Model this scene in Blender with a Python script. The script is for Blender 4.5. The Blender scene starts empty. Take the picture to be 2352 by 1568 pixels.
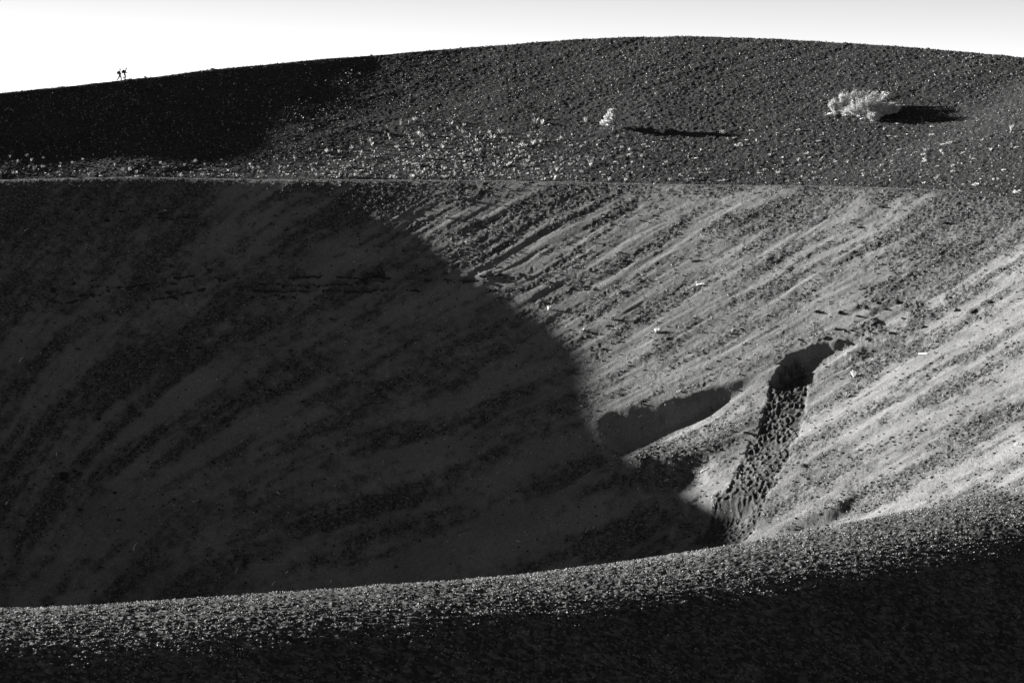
import bpy, bmesh, math, random, time
import numpy as np
T0=time.time()
scene=bpy.context.scene
col=scene.collection
# ---------------------------------------------------------------- camera, light, exposure
F=2409.0; PITCH=math.radians(-6.0); SA=math.radians(16.0); SE=math.radians(12.0)
SUN=np.array([-math.cos(SE)*math.cos(SA), math.cos(SE)*math.sin(SA), math.sin(SE)])
cam_data=bpy.data.cameras.new('camera'); cam=bpy.data.objects.new('camera',cam_data); col.objects.link(cam)
cam_data.sensor_width=36.0; cam_data.lens=36.0*F/1024.0; cam_data.clip_start=0.5; cam_data.clip_end=60000
cam.location=(0,0,0); cam.rotation_euler=(math.radians(90)+PITCH,0,0)
scene.camera=cam
scene.view_settings.view_transform='Standard'; scene.view_settings.look='None'
scene.view_settings.gamma=1.0; scene.view_settings.use_curve_mapping=False
scene.view_settings.exposure=2.36
scene.render.resolution_x=1024; scene.render.resolution_y=682
world=bpy.data.worlds.new('World'); scene.world=world; world.use_nodes=True
nt=world.node_tree; nt.nodes.clear()
sky=nt.nodes.new('ShaderNodeTexSky'); sky.sky_type='NISHITA'; sky.sun_disc=False
sky.sun_elevation=SE; sky.sun_rotation=math.atan2(SUN[0],SUN[1])
sky.altitude=1900; sky.air_density=0.5; sky.dust_density=0.1; sky.ozone_density=1.0
sep=nt.nodes.new('ShaderNodeSeparateColor')          # black and white film behind a red filter
bg=nt.nodes.new('ShaderNodeBackground'); bg.inputs['Strength'].default_value=0.05
out=nt.nodes.new('ShaderNodeOutputWorld')
nt.links.new(sky.outputs[0],sep.inputs[0]); nt.links.new(sep.outputs[0],bg.inputs['Color']); nt.links.new(bg.outputs[0],out.inputs['Surface'])
sl=bpy.data.lights.new('sun','SUN'); sl.energy=5.0; sl.angle=math.radians(0.5); sl.color=(1,0.99,0.98)
so=bpy.data.objects.new('sun',sl); col.objects.link(so)
from mathutils import Vector
so.rotation_euler=Vector([float(-c) for c in SUN]).to_track_quat('-Z','Y').to_euler()
# ---------------------------------------------------------------- terrain as a height function
CX,CY=-40.0,190.0
def proj(x,y,z):
    d=y*math.cos(PITCH)+z*math.sin(PITCH); up=-y*math.sin(PITCH)+z*math.cos(PITCH)
    return 512+F*x/d, 341-F*up/d
def zfor(y,py): return y*np.tan(PITCH+np.arctan((341-py)/F))
D=2.297
SKY=np.array([(-600,290),(-200,240),(0,217),(290,185),(500,161),(740,138),(980,118),(1200,101),(1400,88),(1550,84),(1700,87),(1900,98),(2100,111),(2352,133),(2700,175)])/D
TRL=np.array([(-600,440),(-200,420),(0,414),(150,410),(300,407),(560,412),(900,414),(1200,416),(1400,421),(1600,425),(1850,427),(2050,432),(2200,440),(2352,458),(2700,520)])/D
NEA=np.array([(-600,1420),(-200,1405),(0,1398),(150,1393),(400,1378),(800,1352),(1000,1336),(1200,1322),(1400,1300),(1600,1270),(1740,1248),(1860,1228),(2000,1200),(2200,1160),(2352,1128),(2700,1060)])/D
def phi_of(x,y): return np.arctan2(y-CY,x-CX)
NP=1440; PH=np.linspace(-math.pi,math.pi,NP,endpoint=False)
def ring(pts):
    p=np.array(pts,float); ph=phi_of(p[:,0],p[:,1]); o=np.argsort(ph); p=p[o]; ph=ph[o]
    r=np.hypot(p[:,0]-CX,p[:,1]-CY)
    pe=np.concatenate([ph-2*math.pi,ph,ph+2*math.pi])
    def it(v):
        v=np.concatenate([v,v,v]); a=np.interp(PH,pe,v)
        k=np.exp(-0.5*(np.arange(-60,61)/22.0)**2); k/=k.sum()
        return np.convolve(np.concatenate([a[-60:],a,a[:60]]),k,'valid')
    return it(r), it(p[:,2])
R1,Z1=ring([(-50,74,-17.5),(-17,80,-17),(8,96,-17),(30,115,-18),(62,142,-16),(85,170,-13),(90,200,-12),(62,240,-11),(30,261,-10),(0,268,-10),(-30,268,-10),(-50,265.5,-9.8),(-65,262,-10),(-82,258,-12.1),(-100,252,-13.4),(-128,225,-12),(-138,180,-13),(-120,130,-15),(-80,88,-17)])
R2,Z2=ring([(0,0,-1.7),(60,10,-1),(130,60,2),(165,150,5),(150,235,6),(112,292,6),(72,321,5),(35,341,6),(8,345,5),(-12,338,4),(-30,326,2),(-52,311,0),(-75,293,-4),(-110,279,-9),(-175,260,-12),(-205,220,-12),(-200,130,-12),(-150,50,-9),(-80,0,-4)])
def fit(R,Z,curve,side,lo=-140,hi=1164):
    x=CX+R*np.cos(PH); y=CY+R*np.sin(PH); z=Z.copy()
    m=(y>CY) if side else (y<CY)
    for _ in range(4):
        u,v=proj(x,np.maximum(y,1),z); w=np.clip((u-lo)/120,0,1)*np.clip((hi-u)/120,0,1)*m*(y>20)
        w=w*w*(3-2*w)
        zt=zfor(y,np.interp(u,curve[:,0],curve[:,1])); z=Z*(1-w)+zt*w
    return z
NEA[:,1]+=np.interp(NEA[:,0],[0,1024],[5,3]); SKY[:,1]+=1.3
Z1=fit(R1,Z1,TRL,True); Z1=fit(R1,Z1,NEA,False); Z2=fit(R2,Z2,SKY,True)
def sm(Z,s=5):
    k=np.exp(-0.5*(np.arange(-30,31)/s)**2); k/=k.sum()
    return np.convolve(np.concatenate([Z[-30:],Z,Z[:30]]),k,'valid')
Z1=sm(Z1,3);Z2=sm(Z2,3)
def per(T,ph):
    f=(ph+math.pi)/(2*math.pi)*NP; i=np.floor(f).astype(int); t=f-i
    return T[i%NP]*(1-t)+T[(i+1)%NP]*t
# side factor: 1 on the camera side of the crater, 0 on the far side
NS=0.5-0.5*np.clip(np.sin(PH)/0.45,-1,1)
NS=NS*NS*(3-2*NS)
SS=sm(0.57+0.12*np.clip((PH-1.0)/0.6,0,1)*(PH>0),20)
def sstep(a,b,x):
    t=np.clip((x-a)/(b-a),0,1); return t*t*(3-2*t)
def base(x,y):
    ph=phi_of(x,y); rho=np.hypot(x-CX,y-CY)
    r1=per(R1,ph); z1=per(Z1,ph); r2=per(R2,ph); z2=per(Z2,ph); ns=per(NS,ph)
    d=r1-rho
    w=1.2+3.5*ns
    S=per(SS,ph)
    zin=z1-S*(np.sqrt(d*d+w*w)-w)
    zin=-58+np.log1p(np.exp(np.clip((zin+58)/2.5,-40,40)))*2.5
    e=-d; L=r2-r1
    dm=14+10.5*ns; m=0.9+8.0*ns
    zm=z1-m
    t=np.clip(e/dm,0,1); za=z1-m*((1-ns)*t*t*(3-2*t)+ns*t**3*(10-15*t+6*t*t))
    q=np.maximum(e-dm,0)/(L-dm)
    p=1.12+0.0*ns
    zb=zm+(z2+0.6-zm)*q**p
    zo=np.where(e<dm,za,zb)
    fl=z2+0.6-0.55*(rho-r2)
    k=1.2
    h=np.clip(0.5+0.5*(fl-zo)/k,0,1)
    zo=fl*(1-h)+zo*h-k*h*(1-h)
    return np.where(d>0,zin,zo)
# ---- noise
def hsh(ix,iy,seed):
    h=(ix.astype(np.int64)*374761393+iy.astype(np.int64)*668265263+seed*1274126177)&0xFFFFFFFF
    h=((h^(h>>13))*1274126177)&0xFFFFFFFF
    h=h^(h>>16)
    return (h&0xFFFFFF).astype(np.float32)/np.float32(0x7FFFFF)-1.0
def vn(x,y,seed):
    fx=np.floor(x); fy=np.floor(y); ix=fx.astype(np.int64); iy=fy.astype(np.int64)
    tx=(x-fx).astype(np.float32); ty=(y-fy).astype(np.float32)
    tx=tx*tx*(3-2*tx); ty=ty*ty*(3-2*ty)
    a=hsh(ix,iy,seed); b=hsh(ix+1,iy,seed); c=hsh(ix,iy+1,seed); d=hsh(ix+1,iy+1,seed)
    return (a*(1-tx)+b*tx)*(1-ty)+(c*(1-tx)+d*tx)*ty
def fbm(x,y,seed,o=3,g=0.55):
    s=0;a=1;n=0
    for k in range(o):
        s=s+a*vn(x*(2.03**k)+17.3*k,y*(2.03**k)-9.1*k,seed+k); n+=a; a*=g
    return s/n*1.5
def streak(ang,rho,lam,lenr,seed):
    """noise drawn out along the fall line, its width in metres kept whatever the radius"""
    lf=np.log2(np.maximum(rho,6)/45.0); i=np.floor(lf); t=sstep(0.15,0.85,lf-i)
    q=rho/lenr
    a=vn(ang*45*2.0**i/lam+i*57.3,q+i*3.3,seed); b=vn(ang*90*2.0**i/lam+(i+1)*57.3,q+(i+1)*3.3,seed)
    return a*(1-t)+b*t
def streaks(ang,rho,lam,lenr,seed,o=3):
    ang=ang+(0.20+0.38*sstep(0.3,1.4,ang))*np.log(np.maximum(rho,12)/70.0)
    s=0;a=1;n=0
    for k in range(o):
        s=s+a*streak(ang,rho,lam/1.9**k,lenr/1.7**k,seed+k); n+=a; a*=0.62
    return s/n*1.5
def worley(x,y,seed):
    ix=np.floor(x).astype(np.int64); iy=np.floor(y).astype(np.int64)
    f1=np.full(x.shape,9.0); f2=np.full(x.shape,9.0)
    for i in (-1,0,1):
        for j in (-1,0,1):
            cx=ix+i; cy=iy+j
            px=cx+0.5+0.45*hsh(cx,cy,seed); py=cy+0.5+0.45*hsh(cx,cy,seed+1)
            d=np.hypot(px-x,py-y); m=d<f1
            f2=np.where(m,f1,np.minimum(f2,d)); f1=np.where(m,d,f1)
    return f1,f2
def hit_base(px,py,fn,t0=60,t1=460,st=0.25):
    px=np.atleast_1d(np.asarray(px,float)); py=np.atleast_1d(np.asarray(py,float))
    dx=(px-512)/F; k=(341-py)/F
    dy=math.cos(PITCH)-k*math.sin(PITCH); dz=math.sin(PITCH)+k*math.cos(PITCH)
    t=np.arange(t0,t1,st)[None,:]
    X=dx[:,None]*t; Y=dy[:,None]*t; Z=dz[:,None]*t
    below=Z<fn(X,Y)
    i=below.argmax(1); ok=below.any(1); tt=t0+i*st
    lo=tt-st; hi=tt.astype(float)
    for _ in range(8):
        m=(lo+hi)/2; b=dz*m<fn(dx*m,dy*m); hi=np.where(b,m,hi); lo=np.where(b,lo,m)
    P=np.stack([dx*hi,dy*hi,dz*hi],1)
    return P,ok
# ---- features read off the crater wall
def dpt(pts): # display pixels -> world points on the smooth terrain
    a=np.array(pts,float)/D
    return hit_base(a[:,0],a[:,1],base,t0=150)[0]
PATH=dpt([(1822,842),(1800,930),(1788,985),(1757,1055),(1708,1135),(1668,1205),(1635,1262)])
SOFT=(0.5,0.7)
PW=np.array([1.3,1.65,1.7,1.85,2.1,2.2,2.2])
LIPH=np.array([1.0,1.05,1.0,1.0,.9,.5,.2])
SC=dpt([(1845,828),(1965,812)])
GUL=dpt([(1370,990),(1560,935),(1790,862)]),dpt([(1470,1075),(1560,1068),(1670,1048)]),dpt([(1560,1180),(1650,1168),(1770,1140)]),dpt([(1770,1225),(1900,1180),(2050,1095)]),dpt([(1960,797),(2130,778),(2345,762)])
STEP=[(1.6,2.2,5,.3,.9),(1.2,1.7,3.5,.3,1.0),(1.35,2.0,5,.2,.8),(.85,1.5,5,.9,1.0),(.5,.8,3,.3,.6)]
def seg(x,y,pts):
    best=np.full(x.shape,1e9); sgn=np.zeros(x.shape); along=np.zeros(x.shape)
    n=len(pts)-1
    for i in range(n):
        a=pts[i][:2]; b=pts[i+1][:2]; v=b-a; L=np.hypot(*v)
        u=((x-a[0])*v[0]+(y-a[1])*v[1])/L/L; uc=np.clip(u,0,1)
        qx=x-a[0]-v[0]*uc; qy=y-a[1]-v[1]*uc; d=np.hypot(qx,qy)
        c=(v[0]*(y-a[1])-v[1]*(x-a[0]))/L
        m=d<best; best=np.where(m,d,best); sgn=np.where(m,np.sign(c),sgn); along=np.where(m,(i+uc),along)
    return best,sgn,along
def boxm(x,y,pts,pad):
    return (x>pts[:,0].min()-pad)&(x<pts[:,0].max()+pad)&(y>pts[:,1].min()-pad)&(y<pts[:,1].max()+pad)
LEDGE=[(636,0.6,(80,1160)),(649,0.3,(120,900)),(662,0.4,(180,1180)),(676,.25,(120,700)),(492,0.4,(330,560))]
LPH=[]
for yy,am,(xa,xb) in LEDGE:
    P=dpt([(xx,yy+ (6 if xx<400 else 0)) for xx in np.linspace(xa,xb,9)])
    ph=phi_of(P[:,0],P[:,1]); o=np.argsort(ph)
    LPH.append((ph[o],np.hypot(P[:,0]-CX,P[:,1]-CY)[o],am))
def coarse_of(x,y,ph,rho,r1):
    """1 where coarse cinders lie, 0 where fine ash lies"""
    e=rho-r1
    an=ph+0.010*fbm(x/7,y/7,5,2)
    s=1.15*streaks(an,rho,2.0,10,11,4)+0.22*fbm(x/13,y/13,31,2)+0.42*fbm(x/0.7,y/0.7,33,2)
    crest=np.exp(-np.maximum(-e,0)/7.0)*0.9
    c=sstep(-0.55,0.80,s+crest*0.7)
    c=np.where(e>-0.5,np.maximum(c,sstep(-0.5,1.0,e)),c)
    return c
LEDGEMASK=[0]
def ground(x,y,detail=False):
    x=np.asarray(x,float); y=np.asarray(y,float)
    z=base(x,y)
    ph=phi_of(x,y); rho=np.hypot(x-CX,y-CY); r1=per(R1,ph); e=rho-r1
    wall=sstep(0.5,7,-e)
    arc=ph*85.0
    near=per(NS,ph)
    # furrows that follow the fall line
    an=ph+0.005*fbm(x/8,y/8,41,2)
    far=1-near
    z=z+wall*far*(0.075*streaks(an,rho,6.0,20,51,2)+0.06*streaks(an,rho,2.3,9,61,2)+0.055*streaks(an,rho,0.95,5,65,2)+0.02*streaks(an,rho,0.45,2.5,67,1)+0.04*fbm(x/5,y/5,71,2))
    out=sstep(2,14,e)
    z=z+out*far*(0.08*fbm(x/9,y/9,81,3)+0.05*streaks(an,rho,3.0,12,85,2))
    z=z+near*0.03*fbm(x/3.0,y/1.6,91,3)
    # contour ledges
    for k,(lp,lr,am) in enumerate(LPH):
        inside=sstep(lp[0]-0.02,lp[0]+0.05,ph)*(1-sstep(lp[-1]-0.05,lp[-1]+0.02,ph))*far
        rr=np.interp(ph,lp,lr)+0.5*fbm(arc/3.5,arc*0+k*7.7,101+k,3)
        q=rho-rr
        patch=sstep(-0.25,0.35,fbm(arc/4.2,rho*0.15,111+k,3))
        prof=np.where(q>0,np.exp(-q/1.6),-np.exp(q/0.35)*0.9)*sstep(5,1.5,np.abs(q))
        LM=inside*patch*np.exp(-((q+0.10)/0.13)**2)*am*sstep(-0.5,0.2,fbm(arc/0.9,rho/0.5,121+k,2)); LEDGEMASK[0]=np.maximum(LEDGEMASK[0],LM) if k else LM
        z=z+inside*am*patch*prof*0.62
    # swells along the fall line: each drops off on the side away from the sun
    for G,(A,wd,rec,t0_,t1_) in zip(GUL,STEP):
        m=boxm(x,y,G,14)
        if m.any():
            d,s,al=seg(x[m],y[m],G); n=len(G)-1; q=d*s
            taper=sstep(0,t0_,al)*sstep(n,n-t1_,al)*(d<30)
            # beyond the ends of the line the swell dies out
            a0=G[0][:2]; v0=G[1][:2]-a0; u0=((x[m]-a0[0])*v0[0]+(y[m]-a0[1])*v0[1])/np.hypot(*v0)
            a1=G[-1][:2]; v1=a1-G[-2][:2]; u1=((x[m]-a1[0])*v1[0]+(y[m]-a1[1])*v1[1])/np.hypot(*v1)
            taper=taper*sstep(-3,3,u0)*sstep(1.5,-2.5,u1)
            wl=wd*(1-0.5*al/n); qq=q+0.25*fbm(x[m]/3,y[m]/3,171,2)
            h=np.where(qq>0,-(1-sstep(0,wl,qq)),-sstep(-rec,0,qq))
            z[m]+=A*taper*h
    # scoop with a steep head wall
    c=(SC[0]+SC[1])/2; v=SC[1]-SC[0]; L=np.hypot(v[0],v[1]); ux,uy=v[0]/L,v[1]/L
    a=(x-c[0])*ux+(y-c[1])*uy; b=-(x-c[0])*uy+(y-c[1])*ux
    a2=a/(5.6+1.5*(a>0)); b2=(b-(0.10+0.22*(b<0))*a)/np.where(b>0,2.0,2.5)
    rr=np.sqrt(a2*a2+b2*b2)+0.09*fbm(a/1.2,b/1.2,131,3)
    lipleft=sstep(1.0,-0.6,a2)
    dep=(0.28+0.85*lipleft**1.6)*sstep(1.02,0.70,rr)-0.05*np.abs(fbm(a/0.5,b/3,137,2))*(rr<0.8)
    z=z-dep*sstep(1.15,0.0,a2*0.8)
    m=boxm(x,y,PATH,6)
    dist=np.zeros(x.shape); dk=np.zeros(x.shape)
    if m.any():
        d,s,al=seg(x[m],y[m],PATH)
        xm,ym=x[m],y[m]
        w=np.interp(al,range(7),PW)*1.34+0.40*fbm(xm/0.9,ym/0.9,141,2)
        h=np.interp(al,range(7),LIPH)
        inn=np.where(s>0,sstep(w,w-SOFT[0],d),sstep(w,w-SOFT[1],d))
        f1,f2=worley(xm/0.52+0.30*vn(xm/0.45,ym/0.45,143),ym/0.66+0.30*vn(xm/0.45,ym/0.45,145),151)
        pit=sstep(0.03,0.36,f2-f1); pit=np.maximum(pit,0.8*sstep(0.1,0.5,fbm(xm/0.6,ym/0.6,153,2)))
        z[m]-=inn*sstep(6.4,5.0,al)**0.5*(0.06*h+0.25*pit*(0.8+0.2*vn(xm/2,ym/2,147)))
        dist[m]=inn; dk[m]=inn*(0.45+0.55*pit)*sstep(6.4,5.3,al)  # churned cinder tone, with shade painted darker into the footprint pits
    rub=None
    if not detail: return z
    co=coarse_of(x,y,ph,rho,r1)
    # rubble around the scarp
    rb=np.exp(-((a-7)/11)**2)*sstep(1.0,2.2,b-0.1*a)*sstep(6.5,4,b-0.1*a)*sstep(-0.3,0.5,fbm(x/2.2,y/2.2,163,2)+0.25)
    q1,q2=worley(x/0.55,y/0.55,161)
    z=z+rb*(0.16*sstep(0.0,0.35,q2-q1)*np.abs(hsh(np.floor(x/0.55).astype(int),np.floor(y/0.55).astype(int),165))+0.05)
    co=np.clip(np.maximum(co,rb*0.9),0,1)
    # lumps of cinder: bigger where coarse
    l1=vn(x/0.55,y/0.55,171); l2=vn(x/0.27,y/0.27,181); l3=vn(x/0.15,y/0.15,191)
    sc=1-near
    amp=(0.012+0.042*co)*sc
    amp=np.where(e>0,(0.034+0.038*sstep(-30,25,x))*sc,amp)*(1-0.8*np.exp(-((e-0.5)/1.0)**2))
    z=z+amp*(0.35*l1+0.8*l2+0.7*l3)*(1-dist*.3)
    z=z+near*(0.02*vn(x/0.9,y/0.35,201)+0.03*vn(x/0.22,y/0.12,205)+0.025*vn(x/0.09,y/0.07,207))
    DK[0]=np.clip(np.maximum(dk,LEDGEMASK[0]*2.2),0,1)  # notches under the ledge lips: dark lava tone plus painted crevice shade
    return z,co,dist,e,near
DK=[0]
def gz(x,y):
    return float(ground(np.array([x]),np.array([y]))[0])
# ---------------------------------------------------------------- terrain meshes
def make_grid_mesh(name,X,Y,mask_fn=None,smooth=True,kind='structure',mat=None,carve=None):
    nr,nc=X.shape
    Z,co,di,e,near=ground(X.ravel(),Y.ravel(),True); dk=DK[0]
    V=np.stack([X.ravel(),Y.ravel(),Z],1).astype(np.float32)
    idx=np.arange(nr*nc).reshape(nr,nc)
    q=np.stack([idx[:-1,:-1],idx[:-1,1:],idx[1:,1:],idx[1:,:-1]],-1).reshape(-1,4)
    if mask_fn is not None: q=q[mask_fn(X,Y)]
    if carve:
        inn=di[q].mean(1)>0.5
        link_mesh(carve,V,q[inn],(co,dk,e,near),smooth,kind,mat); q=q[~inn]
    return link_mesh(name,V,q,(co,dk,e,near),smooth,kind,mat)
def link_mesh(name,V,q,att,smooth,kind,mat):
    u,inv=np.unique(q,return_inverse=True); q=inv.reshape(-1,4); V=V[u]; co,di,e,near=[a[u] for a in att]
    me=bpy.data.meshes.new(name)
    me.vertices.add(len(V)); me.vertices.foreach_set('co',V.ravel())
    me.loops.add(q.size); me.loops.foreach_set('vertex_index',q.astype(np.int32).ravel())
    me.polygons.add(len(q)); me.polygons.foreach_set('loop_start',np.arange(0,q.size,4,dtype=np.int32))
    me.polygons.foreach_set('loop_total',np.full(len(q),4,dtype=np.int32))
    me.polygons.foreach_set('use_smooth',np.full(len(q),smooth))
    me.update(calc_edges=True)
    for nm,ar in (('coarse',co),('trodden_ledge_shade',di),('outside',(sstep(-1.0,1.0,e)*(1-near)))):
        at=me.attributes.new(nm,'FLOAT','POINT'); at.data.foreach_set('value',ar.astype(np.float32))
    if mat: me.materials.append(mat)
    o=bpy.data.objects.new(name,me); col.objects.link(o); o['kind']=kind
    return o
def columns():
    fine=np.tan(np.radians(np.linspace(-12.5,12.5,961)))  # x/y
    le=np.tan(np.radians(np.linspace(-17,-12.55,30))); ri=np.tan(np.radians(np.linspace(12.55,17,30)))
    return np.concatenate([le,fine,ri])
def rows_for(cols,N):
    """row distances per column, spaced by visible picture height, split at both crests"""
    t=np.concatenate([np.arange(1,50,1.0),np.arange(50,430,0.3)])
    Y=np.repeat(t[None,:],len(cols),0); X=Y*cols[:,None]
    Z=base(X,Y); rho=np.hypot(X-CX,Y-CY); d=rho-per(R1,phi_of(X,Y))
    v=Z/Y
    inside=d<0
    c1=inside.argmax(1); c2=inside.shape[1]-1-inside[:,::-1].argmax(1)
    d2=rho-per(R2,phi_of(X,Y)); far=(Y>250)&(d2>0); c3=far.argmax(1)
    mx=np.maximum.accumulate(v,1)
    dv=np.diff(v,axis=1,prepend=v[:,:1])
    vis=(v>=mx-1e-6)&(v>-0.262)
    dt=np.diff(t,prepend=0.5)[None,:]
    # the frame shows only slopes above the bottom of the picture
    seen=vis
    wgt=np.where(seen,np.abs(dv)*F,0)+dt*0.35
    res=[]
    k0=np.zeros(len(cols),int)
    for (a,b,n) in ((k0,c1,N[0]),(c1,c2,N[1]),(c2,c3,N[2]),(c3,np.full(len(cols),len(t)-1),N[3])):
        R=np.zeros((n+1,len(cols)))
        for j in range(len(cols)):
            s=slice(a[j],b[j]+1); cw=np.cumsum(wgt[j,s]); cw=cw-cw[0]; 
            R[:,j]=np.interp(np.linspace(0,cw[-1],n+1),cw,t[s])
        res.append(R)
    return res
# ---------------------------------------------------------------- materials
def newmat(name):
    m=bpy.data.materials.new(name); m.use_nodes=True; n=m.node_tree; b=n.nodes['Principled BSDF']
    b.inputs['Roughness'].default_value=0.95; b.inputs['Specular IOR Level'].default_value=0.12
    return m,n,b
def N(n,t,**k):
    x=n.nodes.new(t)
    for a,v in k.items(): setattr(x,a,v)
    return x
def mixf(n,fac,a,b):
    m=N(n,'ShaderNodeMix',data_type='FLOAT')
    for i,v in ((0,fac),(2,a),(3,b)):
        if isinstance(v,(int,float)): m.inputs[i].default_value=v
        else: n.links.new(v,m.inputs[i])
    return m.outputs[0]
def mth(n,op,a,b=None,c=None):
    m=N(n,'ShaderNodeMath',operation=op)
    for i,v in enumerate((a,b,c)):
        if v is None: continue
        if isinstance(v,(int,float)): m.inputs[i].default_value=v
        else: n.links.new(v,m.inputs[i])
    return m.outputs[0]
def ground_mat():
    m,n,b=newmat('volcanic_cinder')
    co=N(n,'ShaderNodeAttribute',attribute_name='coarse').outputs['Fac']
    tr=N(n,'ShaderNodeAttribute',attribute_name='trodden_ledge_shade').outputs['Fac']
    ou=N(n,'ShaderNodeAttribute',attribute_name='outside').outputs['Fac']
    tc=N(n,'ShaderNodeTexCoord').outputs['Object']
    v1=N(n,'ShaderNodeTexVoronoi'); v1.inputs['Scale'].default_value=7.0; n.links.new(tc,v1.inputs['Vector'])
    v2=N(n,'ShaderNodeTexVoronoi'); v2.inputs['Scale'].default_value=3.1; n.links.new(tc,v2.inputs['Vector'])
    s1=N(n,'ShaderNodeSeparateColor'); n.links.new(v1.outputs['Color'],s1.inputs[0])
    s2=N(n,'ShaderNodeSeparateColor'); n.links.new(v2.outputs['Color'],s2.inputs[0])
    no=N(n,'ShaderNodeTexNoise'); no.inputs['Scale'].default_value=0.16; no.inputs['Detail'].default_value=6; n.links.new(tc,no.inputs['Vector'])
    patch=mth(n,'MULTIPLY_ADD',no.outputs['Fac'],0.9,0.55)
    p1=mth(n,'POWER',s1.outputs[0],2.5); p2=mth(n,'POWER',s2.outputs[1],6.0)
    cind=mth(n,'MULTIPLY_ADD',p1,0.095,0.032)
    cind=mth(n,'MULTIPLY_ADD',p2,0.06,cind)
    ash=mth(n,'MULTIPLY_ADD',s1.outputs[1],0.055,0.122)
    c=mixf(n,co,ash,cind)
    c=mixf(n,ou,c,mth(n,'MULTIPLY',c,0.44))
    c=mixf(n,mth(n,'MULTIPLY',tr,0.9),c,0.026)  # darkens track and ledge notches, their painted shade included
    c=mth(n,'MULTIPLY',c,patch)
    cc=N(n,'ShaderNodeCombineColor')
    for i in range(3): n.links.new(c,cc.inputs[i])
    n.links.new(cc.outputs[0],b.inputs['Base Color'])
    bn=N(n,'ShaderNodeTexNoise'); bn.inputs['Scale'].default_value=8.0; bn.inputs['Detail'].default_value=5; bn.inputs['Roughness'].default_value=0.7; n.links.new(tc,bn.inputs['Vector'])
    bp=N(n,'ShaderNodeBump'); n.links.new(bn.outputs['Fac'],bp.inputs['Height'])
    bp.inputs['Distance'].default_value=0.10
    n.links.new(mixf(n,co,0.5,0.9),bp.inputs['Strength'])
    n.links.new(bp.outputs[0],b.inputs['Normal'])
    return m
def simple(name,val,var=0.25,scale=12,rough=0.9,spec=0.15,trans=0):
    m,n,b=newmat(name); b.inputs['Roughness'].default_value=rough; b.inputs['Specular IOR Level'].default_value=spec
    tc=N(n,'ShaderNodeTexCoord').outputs['Object']
    no=N(n,'ShaderNodeTexNoise'); no.inputs['Scale'].default_value=scale; no.inputs['Detail'].default_value=4; n.links.new(tc,no.inputs['Vector'])
    f=mth(n,'MULTIPLY_ADD',no.outputs['Fac'],val*var*2,val*(1-var))
    cc=N(n,'ShaderNodeCombineColor')
    for i in range(3): n.links.new(f,cc.inputs[i])
    n.links.new(cc.outputs[0],b.inputs['Base Color'])
    bp=N(n,'ShaderNodeBump'); n.links.new(no.outputs['Fac'],bp.inputs['Height']); bp.inputs['Distance'].default_value=0.02; bp.inputs['Strength'].default_value=0.4
    n.links.new(bp.outputs[0],b.inputs['Normal'])
    return m
GM=ground_mat()
# ---------------------------------------------------------------- the big landforms
Q=1.0 if not globals().get('LOWQ') else 0.5
cs=columns()
RS=rows_for(cs,(300,500,220,12))
def seg_mesh(name,R,carve=None):
    Y=R; X=R*cs[None,:]
    return make_grid_mesh(name,X,Y,mat=GM,carve=carve)
seg_mesh('near_crater_rim',RS[0])
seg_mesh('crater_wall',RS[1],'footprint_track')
seg_mesh('outer_rim_hillside',np.concatenate([RS[2],RS[3][1:]]))
# the rest of the cone, out of the frame, down to the plain and the horizon
def surroundings():
    rr=np.concatenate([np.arange(2,260,2.5),260*np.exp(np.linspace(0,math.log(25000/260),40))])
    an=np.linspace(-math.pi,math.pi,421)
    X=CX+rr[:,None]*np.cos(an)[None,:]; Y=CY+rr[:,None]*np.sin(an)[None,:]
    def mf(X,Y):
        az=np.degrees(np.arctan2(X,Y)); ins=(np.abs(az)<16.3)&(Y>3)&(Y<425)
        a=ins[:-1,:-1]&ins[:-1,1:]&ins[1:,1:]&ins[1:,:-1]
        return ~a.ravel()
    return make_grid_mesh('surrounding_ground',X,Y,mask_fn=mf,mat=GM)
_b=base
def base(x,y):
    z=_b(x,y); k=8.0; f=-150.0
    return f+np.log1p(np.exp(np.clip((z-f)/k,-40,30)))*k*(z<60)*(z-f<200)+0.0
surroundings()
base=_b
print('terrain',time.time()-T0)
# ---------------------------------------------------------------- helpers for things
def tag(o,label,cat,group=None):
    o['label']=label; o['category']=cat
    if group: o['group']=group
    return o
def empty(name,loc,rz=0):
    o=bpy.data.objects.new(name,None); o.empty_display_size=0.3; col.objects.link(o); o.location=[float(v) for v in loc]; o.rotation_euler=(0,0,rz); return o
def mesh_obj(name,V,Fc,mat,parent=None,smooth=False,link=True):
    me=bpy.data.meshes.new(name); me.from_pydata([tuple(map(float,v)) for v in V],[],[tuple(map(int,f)) for f in Fc])
    if mat: me.materials.append(mat)
    if smooth: me.polygons.foreach_set('use_smooth',[True]*len(me.polygons))
    o=bpy.data.objects.new(name,me)
    if link: col.objects.link(o)
    if parent: o.parent=parent
    return o
def rock_geo(seed,sub=1,flat=0.7,ang=0.28):
    rnd=random.Random(seed); bm=bmesh.new(); bmesh.ops.create_icosphere(bm,subdivisions=sub,radius=0.5)
    cuts=[(Vector((rnd.gauss(0,1),rnd.gauss(0,1),rnd.gauss(0,1))).normalized(),rnd.uniform(.28,.44)) for _ in range(7)]
    sx,sy=rnd.uniform(.9,1.3),rnd.uniform(.7,1.0)
    for v in bm.verts:
        for c,d in cuts:
            k=v.co.dot(c)-d
            if k>0: v.co-=c*k
        v.co*=1+rnd.uniform(-ang,ang)*0.35
        v.co.x*=sx; v.co.y*=sy; v.co.z*=flat
    V=[v.co.copy() for v in bm.verts]; Fc=[[w.index for w in f.verts] for f in bm.faces]; bm.free(); return V,Fc
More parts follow.
